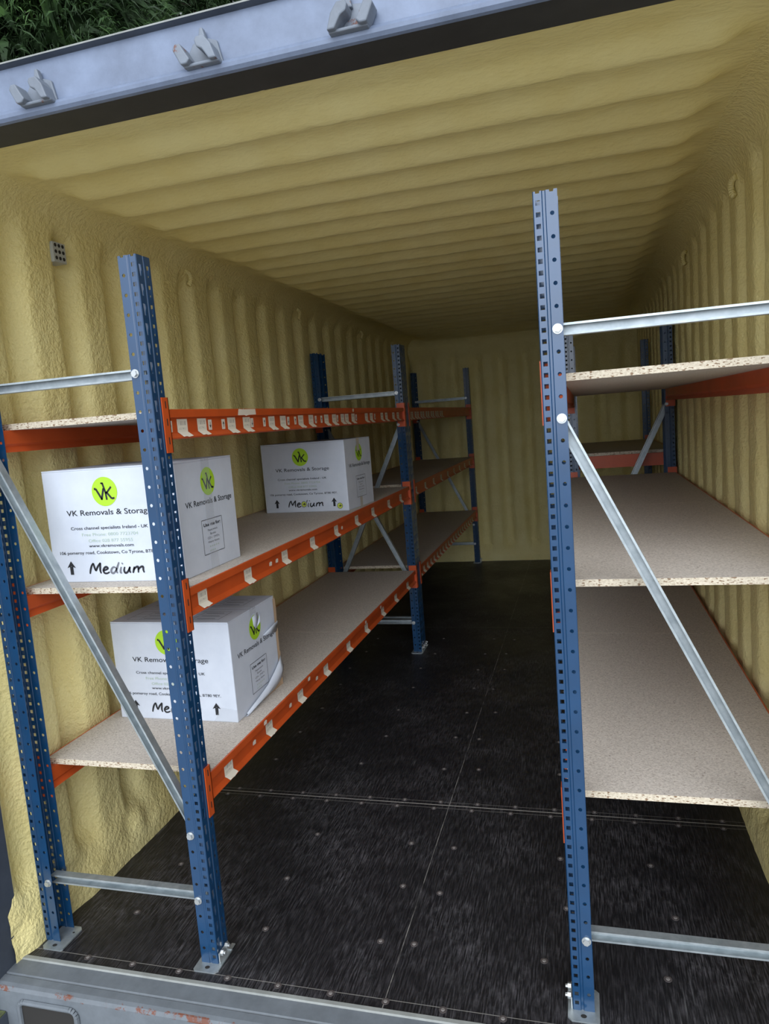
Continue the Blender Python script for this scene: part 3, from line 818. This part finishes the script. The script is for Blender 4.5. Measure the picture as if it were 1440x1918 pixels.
BW, BD, BH = 0.462, 0.358, 0.350
def carton(loc, rz, label, kind):
    R = empty('cardboard_box', loc, label, 'box', 'white printed removal cartons on the left rack', rz)
    m = MB(); w, d, h = BW, BD, BH
    m.box((0, 0, 0), (w, d, h - .004))
    body = m.build('carton_body', CARD, R)
    bv = body.modifiers.new('bevel', 'BEVEL'); bv.width = .003; bv.segments = 2
    for nm, a, b in (('front', .0, d / 2 - .001), ('rear', d / 2 + .001, d)):
        mm = MB(); mm.box((.001, a + .0005, h - .004), (w - .001, b - .0005, h))
        mm.build('top_flap', CARD, R)
    inks = [INK, INKG, INKL, LIME]
    V = lambda f: h * (1 - f)
    front = lambda u, v, l: (u, -.0007 - .0004 * l, v)
    end = lambda u, v, l: (w + .0007 + .0004 * l, u, v)
    def ink(name, fn, draw):
        I = Ink(fn); draw(I); I.m.build(name, inks, R, fix=False)
    # front print
    ink('company_logo', front, lambda I: I.logo(w * .475, V(.205), .0445))
    ink('company_name', front, lambda I: I.text('VK Removals & Storage', w * .485, V(.405), .298, .0175, 0, .006))
    for tx, cu, f, wd, mi, bo in (('Cross channel specialists Ireland - UK', .475, .530, .272, 0, .008), ('Free Phone: 0800 7723704', .475, .588, .198, 2, 0),
                                  ('Office 028 877 55955', .475, .643, .156, 2, 0), ('www.vkremovals.com', .475, .688, .158, 0, .008),
                                  ('106 pomeroy road, Cookstown, Co Tyrone, BT80 9EY.', .475, .748, .375, 0, .008)):
        ink('contact_line', front, lambda I: I.text(tx, w * cu, V(f), wd, .0098, mi, bo))
    for cu in (.145, .835): ink('up_arrow', front, lambda I: I.arrow(w * cu, V(.93), .043, .031))
    ink('size_lettering', front, lambda I: I.medium(w * .285, V(.925), .192, .034))
    # print on the right-hand end
    ink('company_logo', end, lambda I: I.logo(d * .52, V(.205), .0445))
    ink('company_name', end, lambda I: I.text('VK Removals & Storage', d * .52, V(.405), .292, .0185, 0, .006))
    def use_panel(I):
        I.frame(d * .34, V(.855), d * .70, V(.545), .0016, 0)
        I.text('Use me for:', d * .52, V(.605), .108, .0105, 0, .02)
        for q, (tx, wd) in enumerate((('Paperwork', .062), ('Books', .036), ("CD's / DVD's", .074), ('Heavy Items', .070))):
            I.text(tx, d * .52, V(.652 + q * .036), wd, .0072, 1)
        for q in (4, 5):                               # rubbed, unreadable lines
            for k in range(5 if q == 4 else 3):
                I.stroke([(d * .52 - .028 + k * .013, V(.652 + q * .036)), (d * .52 - .022 + k * .013, V(.645 + q * .036))], .003, 2)
    ink('contents_panel', end, use_panel)
    # top print: tick-box grids
    def grid(u_a, v_a):
        def dr(I):
            I.frame(u_a, v_a, u_a + .15, v_a + .10, .0014, 0)
            for k in (1, 2): I.stroke([(u_a, v_a + k * .033), (u_a + .15, v_a + k * .033)], .001, 0)
            I.stroke([(u_a + .05, v_a), (u_a + .05, v_a + .10)], .001, 0)
            for k in range(3): I.stroke([(u_a + .06, v_a + .014 + k * .033), (u_a + .13, v_a + .014 + k * .033)], .005, 1)
        return dr
    for u_a, v_a in ((.05, .03), (.26, .03), (.05, .21), (.26, .21)):
        ink('tick_box_grid', lambda u, v, l: (u, v, h + .0006 + .0002 * l), grid(u_a, v_a))
    # tape along the top seam and down the end
    m = MB(); c = d / 2; hw = .025
    m.add([(0, c - hw, h + .0012), (w + .0018, c - hw, h + .0012), (w + .0018, c + hw, h + .0012), (0, c + hw, h + .0012)], [(0, 1, 2, 3)])
    if kind == 1:
        m.add([(w + .0018, c - hw, h + .0012), (w + .0018, c + hw, h + .0012), (w + .0018, c + hw, h * .42), (w + .0018, c + hw * .2, h * .39), (w + .0018, c - hw, h * .41)], [(0, 1, 2, 3, 4)])
        m.add([(w + .0018, c - hw, .06), (w + .0018, c + hw, .055), (w + .0018, c + hw, .0), (w + .0018, c - hw, .0)], [(0, 1, 2, 3)])
        m.build('packing_tape', TAPE, R, fix=False)
    elif kind == 3:
        m.add([(w + .0018, c - hw * .8, h + .0012), (w + .0018, c + hw * .8, h + .0012), (w + .0018, c + hw * .7, h * .90), (w + .0018, c + hw * .9, h * .80), (w + .0018, c + .002, h * .83), (w + .0018, c - hw * .9, h * .80), (w + .0018, c - hw * .7, h * .90)], [(0, 1, 2, 3, 4, 5, 6)])
        m.add([(w + .0018, c - hw, .05), (w + .0018, c + hw * .4, .048), (w + .0018, c + hw * .3, .0), (w + .0018, c - hw, .0)], [(0, 1, 2, 3)])
        m.build('packing_tape', TAPEB, R, fix=False)
        for (u_, v_) in ((w * .475, V(.885)), (w * .90, V(.925))):     # small round stickers
            J = Ink(lambda u, v, l: (u, -.0016 - .0004 * l, v))
            J.disc(u_, v_, .0165, 1, 0); J.disc(u_, v_, .0145, 0, 1)
            for k in range(24):
                a = 2 * PI * k / 24; b = 2 * PI * (k + 1) / 24
                J.stroke([(u_ + .0138 * math.cos(a), v_ + .0138 * math.sin(a)), (u_ + .0138 * math.cos(b), v_ + .0138 * math.sin(b))], .0022, 2, 2)
            J.stroke([(u_ - .007, v_), (u_ + .007, v_)], .0028, 2, 2); J.stroke([(u_, v_ + .006), (u_ + .008, v_)], .003, 2, 2); J.stroke([(u_, v_ - .006), (u_ + .008, v_)], .003, 2, 2)
            J.stroke([(u_ - .004, v_ - .006), (u_ + .002, v_ + .007)], .002, 2, 2)
            s_ = J.m.build('round_sticker', [YELL, CARD, INK], R, fix=False); s_['label'] = 'small round yellow-green sticker'
    elif kind == 2:
        m.add([(w + .0018, c - hw * .9, h + .0012), (w + .0018, c + hw * .9, h + .0012), (w + .0018, c + hw, h * .93), (w + .0018, c + .004, h * .945), (w + .0018, c - hw, h * .92)], [(0, 1, 2, 3, 4)])
        m.build('packing_tape', TAPE, R, fix=False)
        # torn paper: peeled strip across the lower corner, curl by the logo, a tab at the back edge
        m = MB()
        top = [(w + .006, d - .002, .115), (w + .010, d * .93, .100), (w + .012, d * .80, .078), (w + .010, d * .62, .048), (w + .007, d * .42, .030), (w + .004, d * .16, .010)]
        bot = [(w + .004, d + .001, .030), (w + .007, d * .92, .022), (w + .008, d * .78, .012), (w + .008, d * .58, .008), (w + .006, d * .40, .004), (w + .003, d * .12, .001)]
        mid = [(a[0] + .010, (a[1] + b[1]) / 2, (a[2] + b[2]) / 2) for a, b in zip(top, bot)]
        n = len(top)
        m.add(top + mid + bot, [(i, i + 1, n + i + 1, n + i) for i in range(n - 1)] + [(n + i, n + i + 1, 2 * n + i + 1, 2 * n + i) for i in range(n - 1)])
        m.add([(w + .002, d * .66, h * .66), (w + .014, d * .80, h * .71), (w + .020, d * .93, h * .74), (w + .006, d + .002, h * .67), (w + .002, d * .99, h * .60), (w + .004, d * .82, h * .625)], [(0, 1, 5), (1, 2, 3, 5), (3, 4, 5)])
        m.add([(w + .002, d * .535, h * .775), (w + .009, d * .60, h * .83), (w + .006, d * .625, h * .93), (w + .003, d * .60, h * .84), (w + .002, d * .56, h * .79)], [(0, 1, 2, 3, 4)])
        m.add([(w + .0016, d * .475, h * .91), (w + .0016, d * .60, h * .93), (w + .0016, d * .60, h * .83), (w + .0016, d * .53, h * .775), (w + .0016, d * .49, h * .82)], [(0, 1, 2, 3, 4)])
        tp = m.build('torn_paper', CARD, R, smooth=True); tp['label'] = 'peeled white paper and tape strips'
        solid(tp, .0006)
        # crumpled brown board along the far edge and low corner
        m = MB()
        zs_ = [0, .03, .08, .13, .18, .22, .26, .30, h - .01]
        for za, zb_ in zip(zs_[:-1], zs_[1:]):
            o1, o2 = random.uniform(.001, .006), random.uniform(.001, .006)
            m.add([(w - .002, d + .0006, za), (w + .004, d + o1, za), (w + .004, d + o2, zb_), (w - .002, d + .0006, zb_), (w + .0015, d - .012, za), (w + .0015, d - .012, zb_)],
                  [(0, 1, 2, 3), (1, 4, 5, 2)])
        m.add([(w + .0012, d * .52, .0), (w + .0012, d, .0), (w + .003, d + .004, .03), (w + .0012, d * .9, .022)], [(0, 1, 2, 3)])
        tp = m.build('torn_edge', KRAFT, R, fix=False); tp['label'] = 'bare brown cardboard edge'
        # clear tape patch at the lower front corner
        m = MB(); m.add([(w * .80, -.0025, -.0), (w + .003, -.0025, .0), (w + .003, -.0025, .045), (w * .87, -.0025, .052), (w * .83, -.0025, .02)], [(0, 1, 2, 3, 4)])
        m.build('packing_tape', TAPE, R, fix=False)
    return R
carton((-1.176, .557, LV[1]), 0.0, 'white printed carton on the middle shelf nearest the doorway, clear tape on its end', 1)
carton((-1.188, .802, LV[2]), -0.013, 'white printed carton with torn peeling end, on the bottom shelf', 2)
carton((-1.150, 2.082, LV[1]), -0.074, 'white carton with two yellow-green stickers, farther along the middle shelf', 3)

# ------------------------------------------------------------------ conifers beyond the container
def conifer(loc, h, rad, seed, label, nclu=6500):
    rr = random.Random(seed)
    R = empty('conifer_tree', loc, label, 'tree', 'conifers behind the container')
    m = MB(); m.cyl((0, 0, 0), (0, 0, h * .96), .22, .03, 10)
    for k in range(46):
        z = h * rr.uniform(.2, .93); a = rr.uniform(0, 2 * PI); L = rad * (1.02 - z / h) ** .7 * .95
        m.cyl((0, 0, z), (L * math.cos(a), L * math.sin(a), z + L * .35), .03, .008, 6)
    m.build('trunk', BARK, R)
    v, f = [], []
    for k in range(nclu + nclu // 5):
        inner = k >= nclu
        z = h * (1 - rr.random() ** .75 * .88); a = rr.uniform(0, 2 * PI)
        Rz = rad * max(.05, (1.02 - z / h)) ** .7
        rr_ = Rz * (rr.random() ** .35) if not inner else Rz * rr.uniform(0, .75)
        c = Vector((rr_ * math.cos(a), rr_ * math.sin(a), z))
        outd = Vector((math.cos(a), math.sin(a), rr.uniform(-.6, .5))).normalized()
        for q in range(17 if not inner else 9):
            d = (outd + Vector((rr.gauss(0, .5), rr.gauss(0, .5), rr.gauss(0, .45)))).normalized()
            L = rr.uniform(.10, .30) if not inner else rr.uniform(.4, .8); wd = rr.uniform(.005, .013) if not inner else rr.uniform(.04, .08)
            n = d.cross(Vector((rr.gauss(0, 1), rr.gauss(0, 1), rr.gauss(0, 1)))).normalized()
            p = c + Vector((rr.gauss(0, .09), rr.gauss(0, .09), rr.gauss(0, .09)))
            tip = p + d * L + Vector((0, 0, -L * .3)); md = p + d * L * .5
            b = len(v)
            v += [tuple(p), tuple(md + n * wd), tuple(tip), tuple(md - n * wd)]; f.append((b, b + 1, b + 2, b + 3))
    me = bpy.data.meshes.new('foliage'); me.from_pydata(v, [], f); me.materials.append(LEAF); me.update()
    link('foliage', me, R)
conifer((-6.7, 8.0, -.16), 15.0, 2.9, 1, 'nearer dark conifer above the left end of the header beam')
conifer((-7.6, 14.8, -.16), 20.0, 3.6, 2, 'tall dark conifer farther behind, right of the nearer conifer')
